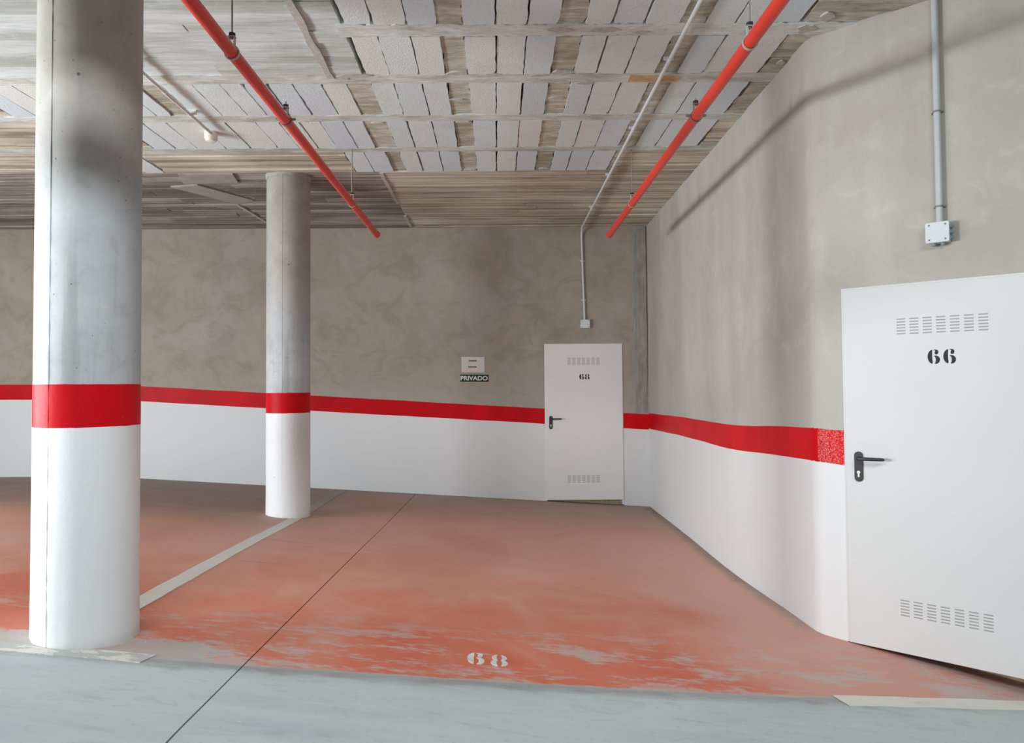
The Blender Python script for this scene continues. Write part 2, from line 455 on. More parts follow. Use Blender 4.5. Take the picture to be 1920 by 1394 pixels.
M['steel'] = plain('galvanised_steel', (0.66, 0.67, 0.67), 0.4, 0.5, 0.0)
M['hanger'] = plain('hanger_steel', (0.45, 0.41, 0.39), 0.5, 0.4)
M['dull_steel'] = plain('dull_steel', (0.22, 0.20, 0.19), 0.55, 0.5, 0.2)
M['rod'] = plain('threaded_rod_steel', (0.30, 0.26, 0.23), 0.55, 0.4, 0.2)
M['black'] = plain('black_bolt', (0.02, 0.018, 0.018), 0.5, 0.4)
M['pvc'] = plain('grey_pvc', (0.47, 0.49, 0.51), 0.4, 0.45, vary=0.03)
M['box'] = plain('pale_box_plastic', (0.68, 0.71, 0.72), 0.4, 0.45, vary=0.02)
M['gland'] = plain('grey_blue_gland_rubber', (0.22, 0.30, 0.34), 0.5, 0.4)
M['cream'] = plain('cream_plastic', (0.80, 0.76, 0.66), 0.45, 0.4, vary=0.03)
M['paper'] = plain('white_paper', (0.66, 0.62, 0.60), 0.8, 0.2, vary=0.03)
M['grey_ink'] = plain('faded_print', (0.13, 0.12, 0.12), 0.8, 0.2)
M['sign_green'] = plain('dark_green_sign', (0.012, 0.026, 0.017), 0.5, 0.3)
M['sign_letter'] = plain('sign_letter_white', (0.64, 0.68, 0.60), 0.6, 0.3, vary=0.02)
M['sign_edge'] = plain('sign_border_grey', (0.40, 0.43, 0.38), 0.6, 0.3)
M['patch'] = plain('smooth_patch_mortar', (0.40, 0.365, 0.33), 0.9, 0.2, vary=0.12, scale=8)
M['timber'] = plain('raw_timber', (0.60, 0.40, 0.20), 0.75, 0.25, vary=0.2, scale=25)
M['tan'] = plain('unpainted_threshold', (0.36, 0.28, 0.19), 0.9, 0.2, vary=0.25, scale=14)

# ------------------------------------------------------------------ floor (slopes down to the right)
def zf(x, y):
    y = min(max(y, 2.2), 9.2)
    k = (y - 2.2) / 6.6
    xc = min(max(x, -2.4 * (1 - k) - 5.0 * k), 2.7)
    z = -1.15617 - 0.12409 * xc - 0.02840 * y + 0.006985 * xc * y
    for (px, py, c) in ((1.84, 4.08, 0.019), (1.86, 5.6, -0.022), (-1.97, 6.48, -0.02)):
        z += c * math.exp(-((x - px) ** 2 + (y - py) ** 2) / (2 * 0.7 ** 2))
    return z + 1.40

floor = empty('floor'); tag(floor, 'sloping garage floor painted red, with a grey lane in front', kind='structure')
def slab(x0, x1, y0, y1):
    nx = max(1, round((x1 - x0) / 0.25)); ny = max(1, round((y1 - y0) / 0.25))
    mb = MB(); vs = []; fs = []
    for j in range(ny + 1):
        for i in range(nx + 1):
            x = x0 + (x1 - x0) * i / nx; y = y0 + (y1 - y0) * j / ny
            vs.append((x, y, zf(x, y)))
    b = len(vs)
    vs += [(x, y, z - 0.08) for x, y, z in vs]
    w = nx + 1
    for j in range(ny):
        for i in range(nx):
            a = j * w + i
            fs.append((a, a + 1, a + w + 1, a + w)); fs.append((b + a, b + a + w, b + a + w + 1, b + a + 1))
    for i in range(nx):
        fs.append((i, b + i, b + i + 1, i + 1)); a = ny * w + i; fs.append((a, a + 1, b + a + 1, b + a))
    for j in range(ny):
        a = j * w; fs.append((a, a + w, b + a + w, b + a)); a = j * w + nx; fs.append((a, b + a, b + a + w, a + w))
    mb.add(vs, fs, smooth=True)
    return mb.build('slab', M['floor'], floor)
SX = -1.047
slab(-9.0, SX - 0.0035, -8.0, 9.1)
slab(SX + 0.0035, 5.2, -8.0, 9.1)
jb = MB()
n = 40
vs = []; fs = []
for j in range(n + 1):
    y = -8.0 + 17.1 * j / n
    for dx in (-0.012, 0.012): vs.append((SX + dx, y, zf(SX + dx, y) - 0.006))
for j in range(n): fs.append((2*j, 2*j+1, 2*j+3, 2*j+2))
jb.add(vs, fs)
jb.build('joint_filler', M['joint'], floor)

def decal(name, mat, pts_l, pts_r, lift=0.0022, parent=floor):
    """a painted strip lying on the sloping floor, between two edges"""
    mb = MB(); vs = []; fs = []
    for (a, b) in zip(pts_l, pts_r):
        vs.append((a[0], a[1], zf(*a) + lift)); vs.append((b[0], b[1], zf(*b) + lift))
    for i in range(len(pts_l) - 1): fs.append((2*i, 2*i+1, 2*i+3, 2*i+2))
    k = len(vs); vs += [(x, y, z - 0.004) for x, y, z in vs]
    for i in range(len(pts_l) - 1):
        fs.append((2*i, 2*i+2, k+2*i+2, k+2*i)); fs.append((2*i+1, k+2*i+1, k+2*i+3, 2*i+3))
    mb.add(vs, fs)
    return mb.build(name, mat, parent)
N = 30
yl = [3.10 + (8.79 - 3.10) * i / N for i in range(N + 1)]
def lx(y): return -1.815 - 0.135 * (y - 3.4) / 5.3
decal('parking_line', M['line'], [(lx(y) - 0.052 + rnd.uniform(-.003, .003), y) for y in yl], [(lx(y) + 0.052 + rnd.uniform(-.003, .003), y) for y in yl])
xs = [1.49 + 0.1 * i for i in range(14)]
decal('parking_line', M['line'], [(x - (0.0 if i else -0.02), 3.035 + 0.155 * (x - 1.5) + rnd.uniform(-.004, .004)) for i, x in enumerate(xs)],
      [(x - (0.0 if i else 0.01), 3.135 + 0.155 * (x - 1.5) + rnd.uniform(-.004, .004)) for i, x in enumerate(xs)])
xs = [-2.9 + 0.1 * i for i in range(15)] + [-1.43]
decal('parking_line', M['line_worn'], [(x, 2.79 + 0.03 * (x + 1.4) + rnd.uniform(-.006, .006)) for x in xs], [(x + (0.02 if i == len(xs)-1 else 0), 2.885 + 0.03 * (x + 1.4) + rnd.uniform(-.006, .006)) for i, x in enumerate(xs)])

# ------------------------------------------------------------------ stencil digits
def ell(cx, cy, rx, ry, a0, a1, n=12):
    return [(cx + rx * math.cos(math.radians(a0 + (a1 - a0) * i / n)), cy + ry * math.sin(math.radians(a0 + (a1 - a0) * i / n))) for i in range(n + 1)]
def glyph(ch):
    if ch == '6':
        left = ell(0.44, 0.5, 0.44, 0.5, 100, 260, 16) + [(0.41, 0.12), (0.38, 0.3), (0.37, 0.5), (0.37, 0.75), (0.39, 0.95)]
        bowl = [(0.50, 0.545), (0.60, 0.575)] + ell(0.66, 0.285, 0.34, 0.29, 85, -95, 14) + [(0.57, 0.02), (0.63, 0.09), (0.66, 0.2), (0.66, 0.34), (0.64, 0.44), (0.59, 0.50)]
        ball = [(0.50, 0.955), (0.50, 0.99), (0.60, 1.0)] + ell(0.72, 0.82, 0.165, 0.17, 70, -150, 12) + [(0.60, 0.83), (0.64, 0.90), (0.60, 0.95)]
        return [left, bowl, ball]
    out = []
    for (cx, cy, rx, ry) in ((0.44, 0.745, 0.38, 0.255), (0.44, 0.265, 0.44, 0.265)):
        out.append(ell(cx, cy, rx, ry, 95, 265, 10) + [(cx - 0.08, cy - ry * 0.55), (cx - 0.10, cy), (cx - 0.08, cy + ry * 0.55)])
        out.append([(1.0 - x, y) for x, y in reversed(ell(cx, cy, rx, ry, 95, 265, 10) + [(cx - 0.08, cy - ry * 0.55), (cx - 0.10, cy), (cx - 0.08, cy + ry * 0.55)])])
    return out
def tri_prism(mb, poly, h0, h1, T):
    mb.prism(poly, h0, h1, T)

# floor number 68
for ch, x0 in (('6', -0.148), ('8', -0.042)):
    mb = MB(); w, h = 0.078, 0.135
    for poly in glyph(ch):
        n = len(poly); y0 = 3.122
        P3 = [(x0 + px * w, y0 + py * h) for px, py in poly]
        mb.add([(a, b, zf(a, b) + 0.003) for a, b in P3] + [(a, b, zf(a, b) - 0.001) for a, b in P3],
               [tuple(range(n))] + [(i, n + i, n + (i + 1) % n, (i + 1) % n) for i in range(n)])
    o = mb.build('bay_number', M['floor_digit'], floor)
    o['label'] = 'white stencilled %s on the red floor' % ('six' if ch == '6' else 'eight')

# ------------------------------------------------------------------ walls
def strip(name, mat, pts, zlo, zhi, thick, parent=None):
    """vertical wall strip along plan points; its front is to the right of the walking direction"""
    n = len(pts); P = [Vector((p[0], p[1])) for p in pts]
    off = []
    for i in range(n):
        a = P[max(0, i - 1)]; b = P[min(n - 1, i + 1)]
        d = (b - a).normalized(); off.append(Vector((-d.y, d.x)) * thick)
    vs = []
    for i in range(n): vs += [(P[i].x, P[i].y, zlo[i]), (P[i].x, P[i].y, zhi[i])]
    for i in range(n):
        q = P[i] + off[i]; vs += [(q.x, q.y, zlo[i]), (q.x, q.y, zhi[i])]
    b = 2 * n; fs = []
    for i in range(n - 1):
        fs += [(2*i, 2*i+2, 2*i+3, 2*i+1), (b+2*i, b+2*i+1, b+2*i+3, b+2*i+2),
               (2*i, b+2*i, b+2*i+2, 2*i+2), (2*i+1, 2*i+3, b+2*i+3, b+2*i+1)]
    fs += [(0, 1, b+1, b), (2*n-2, b+2*n-2, b+2*n-1, 2*n-1)]
    mb = MB(); mb.add(vs, fs, smooth=True)
    return mb.build(name, mat, parent)

def dens(a, b, step=0.22):
    a = Vector(a); b = Vector(b); n = max(1, round((b - a).length / step))
    return [tuple(a + (b - a) * i / n) for i in range(n + 1)]

CEIL = 3.445
TOP = 3.62
def wob(i, s=0.0022): return rnd.uniform(-s, s)
def three(pts, parent, name, upper, mid_mat, thick, cut=None, z0=None, btop=1.165, bbot=0.972):
    """plaster above, red band, white base"""
    fl = [zf(*p) for p in pts]
    bt = [f + btop + wob(0) for f in fl]; bb = [f + bbot + wob(0) for f in fl]
    up = strip(name, upper, pts, bt, [TOP] * len(pts), thick, parent)
    return up, fl, bt, bb

WY = 8.80
# back wall, left of door 68
D1 = (0.588, 1.584)      # door 68 left and right
DTOP = 1.942
# walking from left to right the front must be on the right hand: y smaller than the wall
ptsA = dens((-8.6, WY), (D1[0], WY)); ptsB = dens((D1[1], WY), (1.935, WY))
up, fl, bt, bb = three(ptsA, None, 'wall_back', M['back'], M['red'], 0.25)
wall_back = up; tag(wall_back, 'brown plastered back wall with red band over white base', kind='structure')
strip('red_band', M['red'], ptsA, bb, bt, 0.25, wall_back)
strip('white_base', M['white'], ptsA, [f - 0.12 for f in fl], bb, 0.25, wall_back)
up, fl, bt, bb = three(ptsB, wall_back, 'plaster_panel', M['back'], M['red'], 0.25)
strip('red_band', M['red'], ptsB, bb, bt, 0.25, wall_back)
strip('white_base', M['white'], ptsB, [f - 0.12 for f in fl], bb, 0.25, wall_back)
ptsC = dens((D1[0], WY), (D1[1], WY))
strip('plaster_panel', M['back'], ptsC, [DTOP] * len(ptsC), [TOP] * len(ptsC), 0.25, wall_back)
# rough concrete corner pier, right of door 68
mb = MB()
zz = [0.98 + 1.06 + i * 0.1 for i in range(15)]
zz = [1.06] + [1.06 + (3.445 - 1.06) * i / 22 for i in range(1, 23)]
vs = []; fs = []
for z in zz:
    a = 1.735 + rnd.uniform(-.008, .008); b = 1.893 + rnd.uniform(-.006, .006)
    e = 0.004 + 0.022 * min(1, max(0, (z - 1.06) / 1.2))
    vs += [(a, WY + 0.01, z), (a + 0.006, WY - e, z), (b - 0.004, WY - e, z), (b, WY + 0.01, z)]
for i in range(len(zz) - 1):
    for k in range(3): fs.append((4*i+k, 4*i+k+1, 4*i+4+k+1, 4*i+4+k))
mb.add(vs, fs)
mb.build('corner_pier', M['strip'], wall_back)

# right wall, runs towards the camera and turns at the corner
CX, CY = 1.838, 4.02
ang = math.radians(49)
DX, DY = math.sin(ang), -math.cos(ang)
def w2(t, off=0.0):
    """point on the angled wall, t along it, off towards the room"""
    return (CX + DX * t - math.cos(ang) * off, CY + DY * t - math.sin(ang) * off)
pts = dens((1.908, WY + 0.05), (1.8385, 4.10))
# soft rounded corner
p0 = Vector((1.8385, 4.10)); p1 = Vector((CX - 0.002, CY)); p2 = Vector(w2(0.075))
arc = []
for i in range(1, 8):
    s = i / 8
    q = p0 * (1 - s) ** 2 + p1 * 2 * s * (1 - s) + p2 * s * s
    arc.append(tuple(q))
ptsR = pts + arc[:4]
up, fl, bt, bb = three(ptsR, None, 'wall_right', M['right'], M['red'], 0.25, btop=1.178, bbot=0.985)
wall_right = up; tag(wall_right, 'streaked grey right wall with red band over white base', kind='structure')
strip('red_band', M['red'], ptsR, bb, bt, 0.25, wall_right)
strip('white_base', M['white'], ptsR, [f - 0.12 for f in fl], bb, 0.25, wall_right)

# angled wall with door 66
T0, T1 = 0.152, 1.152
D2TOP = 1.942
ptsL = arc[3:] + [tuple(p2), w2(T0)]
up, fl, bt, bb = three(ptsL, None, 'wall_angled', M['right'], M['scuff'], 0.25, btop=1.178, bbot=0.985)
wall_angled = up; tag(wall_angled, 'grey angled wall holding the near door', kind='structure')
o = strip('red_band', M['scuff'], ptsL, bb, bt, 0.25, wall_angled); o['label'] = 'scuffed red band flecked with white'
strip('white_base', M['white'], ptsL, [f - 0.12 for f in fl], bb, 0.25, wall_angled)
ptsD = dens(w2(T0), w2(T1))
strip('plaster_panel', M['right'], ptsD, [D2TOP] * len(ptsD), [TOP] * len(ptsD), 0.25, wall_angled)
ptsE = dens(w2(T1), w2(3.2))
up, fl, bt, bb = three(ptsE, wall_angled, 'plaster_panel', M['right'], M['red'], 0.25, btop=1.178, bbot=0.985)
strip('red_band', M['red'], ptsE, bb, bt, 0.25, wall_angled)
strip('white_base', M['white'], ptsE, [f - 0.12 for f in fl], bb, 0.25, wall_angled)

# left end wall (beyond the frame), open towards the driveway
ptsF = dens((-8.6, 2.6), (-8.6, WY))
up, fl, bt, bb = three(ptsF, None, 'wall_left', M['back'], M['red'], 0.25)
tag(up, 'plastered left end wall of the garage', kind='structure')
strip('red_band', M['red'], ptsF, bb, bt, 0.25, up)
strip('white_base', M['white'], ptsF, [f - 0.12 for f in fl], bb, 0.25, up)

ptsG = dens(w2(3.2), (w2(3.2)[0], -7.5))
up, fl, bt, bb = three(ptsG, None, 'wall_near', M['right'], M['red'], 0.25)
tag(up, 'grey wall running back behind the camera on the right', kind='structure')
strip('red_band', M['red'], ptsG, bb, bt, 0.25, up)
strip('white_base', M['white'], ptsG, [f - 0.12 for f in fl], bb, 0.25, up)

# ------------------------------------------------------------------ ceiling
mb = MB(); mb.box((-9, -8.0, 3.50), (5.2, 9.1, 3.68))
ceiling = mb.build('ceiling', M['slab_top'])
tag(ceiling, 'bare concrete ceiling of joists and hollow blocks', kind='structure')

def jag_rect(x0, x1, y0, y1, jx=0.0032, jy=0.004, n=9):
    """rectangle whose long sides wander a little (long sides along y)"""
    L = [(x0 + rnd.uniform(-jx, jx), y0 + (y1 - y0) * i / n + rnd.uniform(-jy, jy) * (0 < i < n)) for i in range(n + 1)]
    Rr = [(x1 + rnd.uniform(-jx, jx), y0 + (y1 - y0) * i / n) for i in range(n + 1)]
    # chipped corners
    L[0] = (L[0][0] + abs(rnd.gauss(0, .006)), L[0][1] + rnd.uniform(-jy, jy)); Rr[-1] = (Rr[-1][0] - abs(rnd.gauss(0, .006)), Rr[-1][1] + rnd.uniform(-jy, jy))
    return L + list(reversed(Rr))
def jag_rect_x(x0, x1, y0, y1, j=0.006, n=16):
    A = [(x0 + (x1 - x0) * i / n, y0 + rnd.uniform(-j, j)) for i in range(n + 1)]
    B = [(x0 + (x1 - x0) * i / n, y1 + rnd.uniform(-j, j)) for i in range(n + 1)]
    return A + list(reversed(B))
def ctile(name, poly, z, mat, tilt=0.0):
    mb = MB(); n = len(poly)
    cx = sum(p[0] for p in poly) / n; cy = sum(p[1] for p in poly) / n
    tx = rnd.uniform(-tilt, tilt); ty = rnd.uniform(-tilt, tilt)
    lo = [(x, y, z + (x - cx) * tx + (y - cy) * ty) for x, y in poly]
    hi = [(x, y, 3.51) for x, y in poly]
    mb.add(lo + hi, [tuple(range(n))] + [(i, (i + 1) % n, n + (i + 1) % n, n + i) for i in range(n)])
    return mb.build(name, mat, ceiling)

rows = [(3.33, 3.845), (3.965, 4.465), (4.585, 5.135), (5.245, 5.84), (5.935, 6.485)]
joists = [(3.845, 3.965), (4.465, 4.585), (5.135, 5.245), (5.84, 5.935)]
XR = 1.705
B_main = [-0.185, 0.0, 0.18, 0.358]                  # three blocks
B_mid = [0.50, 0.655, 0.838, 1.037]
B_right = [1.176, 1.345, 1.52, XR]
B_left = [-0.848, -0.687, -0.497, -0.325]
fills = [(-0.325, -0.185), (0.358, 0.50), (1.037, 1.176)]
far_left_2 = [-3.60, -3.42, -3.24, -3.06, -2.88, -2.70, -2.53, -2.41]
left_2 = [-2.25, -2.04, -1.853, -1.705, -1.54, -1.37, -1.175, -1.0]
left_3 = [-2.90, -2.716, -2.53, -2.29, -2.075, -1.845, -1.67, -1.51, -1.352, -1.172, -1.02]
left_4 = [-1.325, -1.15, -0.96]
def blocks(bounds, y0, y1, gap=0.0055):
    for a, b in zip(bounds, bounds[1:]):
        ctile('ceiling_block', jag_rect(a + gap * rnd.uniform(.5, 1.3), b - gap * rnd.uniform(.5, 1.3), y0 + rnd.uniform(0, .012), y1 - rnd.uniform(0, .012)),
              3.437 + rnd.uniform(-.003, .004), M['block'], 0.006)
def fill(a, b, y0, y1, z=3.442):
    ctile('concrete_infill', jag_rect(a - 0.004, b + 0.004, y0, y1, 0.012, 0.0, 9), z + rnd.uniform(0, .006), M['infill'], 0.008)
for ri, (y0, y1) in enumerate(rows):
    for grp in (B_left, B_main, B_mid, B_right): blocks(grp if not (ri == 4 and grp is B_right) else [1.176], y0, y1)
    for a, b in fills:
        if ri == 4 and a > 1: continue
        fill(a, b, y0, y1)
    if ri == 2:
        fill(-1.0, -0.848, y0, y1); blocks(left_2, y0, y1); fill(-2.41, -2.25, y0, y1); blocks(far_left_2, y0, y1)
    if ri == 3:
        fill(-1.02, -0.848, y0, y1); blocks(left_3, y0, y1)
    if ri == 4:
        fill(-0.96, -0.848, y0, y1); blocks(left_4, y0, y1)
        blocks([-3.9, -3.7, -3.5, -3.3, -3.12], y0, y1)
for i, (y0, y1) in enumerate(joists):
    x0 = -0.90 if i == 0 else -4.4
    ctile('joist', jag_rect_x(x0, 1.93 if i > 0 else 2.2, y0 - 0.004, y1 + 0.004, 0.010, 110), 3.4365, M['joist'])
# concrete between the last blocks and the right wall
for (y0, y1) in rows:
    x1 = 1.93 if y0 > 4.2 else 2.4
    yy = y0
    while yy < y1 - 0.02:
        h = min(rnd.uniform(0.07, 0.14), y1 - yy)
        ctile('formwork_board', jag_rect_x((1.040 if y0 > 5.9 else XR) + 0.004 + (0 if y0 > 5.9 else rnd.uniform(0, .02)), x1, yy, yy + h - 0.003, 0.003, 5), 3.438 + rnd.uniform(0, .009), M['board_dark'] if y0 > 5 else M['infill'], 0.004)
        yy += h
# board-marked zones: boards run left to right
def board_zone(x0, x1, y0, y1, mat, w=(0.07, 0.15), z=3.436, rise=0.010, joint=0.0):
    y = y0
    while y < y1 - 0.01:
        h = rnd.uniform(*w)
        if y + h > y1 - 0.04: h = y1 - y
        xa = x0
        cuts = [x0]
        while cuts[-1] < x1 - 1.6: cuts.append(cuts[-1] + rnd.uniform(1.3, 3.4))
        cuts[-1:] = [x1] if len(cuts) > 1 and cuts[-1] > x1 - 0.7 else cuts[-1:] + [x1]
        for a, b in zip(cuts, cuts[1:]):
            ctile('formwork_board', jag_rect_x(a + 0.001, b - 0.001, y, y + h - rnd.uniform(0.001, 0.004), 0.0016, 10), z + rnd.uniform(0, rise), mat, 0.0)
        y += h
board_zone(-8.6, -1.09, 6.49, 8.86, M['board_shade'])
board_zone(-1.088, 1.95, 6.49, 8.86, M['board_dark'])
board_zone(-3.11, -1.33, 5.945, 6.485, M['board_dark'], (0.05, 0.11), 3.432, 0.016)
board_zone(-8.6, -0.87, 2.4, 4.465, M['board_light'])
board_zone(-0.87, 4.9, 2.4, 3.325, M['board_light'])
board_zone(2.2, 4.9, 3.33, 4.2, M['board_dark'])
board_zone(-8.6, -3.61, 4.59, 5.13, M['board_dark'])
board_zone(-8.6, -2.91, 5.25, 5.835, M['board_dark'])
board_zone(-8.6, -3.91, 5.94, 6.485, M['board_dark'])
board_zone(-8.6, -4.41, 4.465, 4.585, M['board_dark'])
mb = MB(); mb.box((-4.2, 1.48, 3.09), (0.5, 1.78, 3.52)); tag(mb.build('beam', M['board_light']), 'concrete downstand beam under the ceiling above the grey lane', kind='structure')
# lighter patched plates and mortar ridges in the far left boarding
for poly in ([(-3.28, 6.93), (-2.98, 6.86), (-2.62, 7.44), (-2.86, 7.60)], [(-3.02, 6.52), (-2.5, 6.52), (-2.55, 6.80), (-3.1, 6.82)]):
    ctile('mortar_patch', poly, 3.430, M['patch'], 0.006)
def ridge(x, y0, y1, w=0.028, x2=None):
    n = 12; x2 = x if x2 is None else x2
    L = [(x + (x2 - x) * i / n - w / 2 + rnd.uniform(-.006, .006), y0 + (y1 - y0) * i / n) for i in range(n + 1)]
    Rr = [(x + (x2 - x) * i / n + w / 2 + rnd.uniform(-.006, .006), y0 + (y1 - y0) * i / n) for i in range(n + 1)]
    ctile('mortar_ridge', L + list(reversed(Rr)), 3.429, M['mortar'], 0.003)
ridge(-1.085, 3.35, 4.50, 0.045)
ridge(-1.095, 6.52, 7.62, 0.03)
ridge(-1.09, 8.16, 8.72, 0.03)
ridge(-2.87, 7.6, 8.75, 0.03, -2.80)

# smears of mortar squeezed out at the ends of the blocks and along the right wall
def smear(cx, cy, rx, ry, mat='mortar', z=3.4335):
    n = 11; ph = rnd.uniform(0, 6.28)
    poly = [(cx + rx * math.cos(2*PI*i/n + ph) * rnd.uniform(.6, 1.15), cy + ry * math.sin(2*PI*i/n + ph) * rnd.uniform(.55, 1.2)) for i in range(n)]
    ctile('mortar_smear', poly, z + rnd.uniform(-.002, .001), M[mat], 0.02)
for (cx, cy, rx, ry) in ((-0.25, 4.44, .09, .035), (-0.93, 4.47, .12, .035), (-1.02, 4.50, .07, .025), (0.43, 4.44, .08, .035), (0.28, 4.48, .07, .02), (-0.02, 4.46, .05, .022),
                         (0.60, 4.60, .06, .02), (0.68, 4.47, .05, .02), (0.62, 3.90, .10, .03), (0.84, 3.93, .05, .02), (0.38, 3.90, .08, .03), (-0.28, 4.86, .06, .014), (-0.26, 5.27, .07, .014),
                         (0.42, 4.84, .06, .016), (0.78, 5.15, .09, .018), (0.52, 5.16, .10, .014), (-0.90, 5.28, .06, .014), (0.44, 6.42, .06, .02), (-0.26, 6.44, .06, .02), (-0.70, 5.15, .05, .02), (1.78, 3.90, .06, .05), (1.84, 3.78, .05, .05), (1.80, 4.32, .03, .03)):
    smear(cx, cy, rx, ry)

# ------------------------------------------------------------------ columns
def column(cx, cy, label, seam_deg, btop, bbot, group, ridge_h=1.0):
    z0 = zf(cx, cy) ; r = 0.2035
    root = empty('concrete_column', (cx, cy, z0)); tag(root, label, 'column', group)
    T = None
    def ring_mesh(name, za, zb, mat, rr, jag=0.0, jagtop=0.0):
        seg = 56; nz = max(1, int((zb - za) / 0.2)); mb = MB(); vs = []; fs = []
        for j in range(nz + 1):
            for k in range(seg):
                a = 2 * PI * k / seg
                z = za + (zb - za) * j / nz
                rj = rr
                if j == 0:
                    if za < 0.02:
                        z = zf(cx + rr * math.cos(a), cy + rr * math.sin(a)) - z0 - 0.015
                        rj = rr + rnd.uniform(-.002, .004)
                    z += rnd.uniform(-jag, jag)
                if j == nz: z += rnd.uniform(-jagtop, jagtop)
                vs.append((rj * math.cos(a), rj * math.sin(a), z))
        for j in range(nz):
            for k in range(seg):
                fs.append((j*seg+k, j*seg+(k+1)%seg, (j+1)*seg+(k+1)%seg, (j+1)*seg+k))
        mb.add(vs, fs, smooth=True)
        mb.add(vs[:seg], [tuple(range(seg-1, -1, -1))]); mb.add(vs[-seg:], [tuple(range(seg))])
        o = mb.build(name, mat, root)
        return o
    t = btop - z0; b = bbot - z0
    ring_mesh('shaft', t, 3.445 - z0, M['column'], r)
    ring_mesh('red_band', b, t, M['red'], r + 0.0012, 0.0012, 0.0012)
    ring_mesh('white_base', 0.0, b, M['white_col'], r + 0.0008)
    # ragged collar of slurry where the column meets the ceiling
    mb = MB(); vs = []; fs = []; seg = 40
    for k in range(seg):
        a = 2 * PI * k / seg; d = rnd.uniform(0.0, 0.03)
        vs += [((r + 0.004) * math.cos(a), (r + 0.004) * math.sin(a), 3.42 - z0 - d), ((r + 0.012) * math.cos(a), (r + 0.012) * math.sin(a), 3.447 - z0)]
    for k in range(seg):
        q = (k + 1) % seg; fs.append((2*k, 2*q, 2*q+1, 2*k+1))
    mb.add(vs, fs); mb.build('slurry_collar', M['column'], root)
    # formwork seam
    a = math.radians(seam_deg); ca, sa = math.cos(a), math.sin(a)
    def seam(z_lo, z_hi, mat):
        mb = MB(); n = max(4, int((z_hi - z_lo) / 0.035)); vs = []; fs = []
        for i in range(n + 1):
            z = z_lo + (z_hi - z_lo) * i / n; h = (0.0002 + rnd.uniform(0, .0022)) * ridge_h; w = (0.003 + rnd.uniform(0, .0022)) * (0.4 + 0.6 * ridge_h)
            for (u, rr) in ((-w, r - 0.002), (0, r + h + 0.0012), (w, r - 0.002)):
                vs.append((rr * ca - u * sa, rr * sa + u * ca, z))
        for i in range(n):
            for k in range(2): fs.append((3*i+k, 3*i+k+1, 3*i+4+k, 3*i+3+k))
        mb.add(vs, fs); mb.build('casting_seam', mat, root)
    seam(t, 3.44 - z0, M['column']); seam(b, t, M['red']); seam(0.0, b, M['white_col'])
    return root
column(-1.795, 3.045, 'round concrete column nearest the camera, beside the grey lane', -103, 1.423, 1.245, 'red banded columns')
column(-2.015, 6.67, 'round concrete column standing in the white parking line near the back wall', -89, 1.358, 1.168, 'red banded columns', 0.25)

# ------------------------------------------------------------------ doors
def frame_T(o, u, n):
    """local x along the wall (u), local y up, local z out of the wall (n)"""
    mt = Matrix.Identity(4); v = Vector((0, 0, 1))
    for i in range(3):
        mt[i][0] = u[i]; mt[i][1] = v[i]; mt[i][2] = n[i]; mt[i][3] = o[i]
    return mt
slot_me = {}
def vent_slot_mesh():
    mb = MB()
    # a punched louvre: slit, with a lip bent outwards along its upper edge
    mb.add([(0,0,0.0004),(0.041,0,0.0004),(0.041,0.0062,0.0022),(0,0.0062,0.0022),(0,0,-.002),(0.041,0,-.002),(0.041,0.0062,-.002),(0,0.0062,-.002)],
           [(0,1,2,3),(4,7,6,5),(0,4,5,1),(1,5,6,2),(2,6,7,3),(3,7,4,0)])
    return mb.mesh('vent_slot')
slot_me['m'] = vent_slot_mesh(); slot_me['m'].materials.append(M['slot'])

def rrect(x0, x1, y0, y1, r, n=6):
    out = []
    for cx, cy, a in ((x1 - r, y1 - r, 0), (x0 + r, y1 - r, 90), (x0 + r, y0 + r, 180), (x1 - r, y0 + r, 270)):
        for i in range(n + 1):
            an = math.radians(a + 90 * i / n); out.append((cx + r * math.cos(an), cy + r * math.sin(an)))
    return out

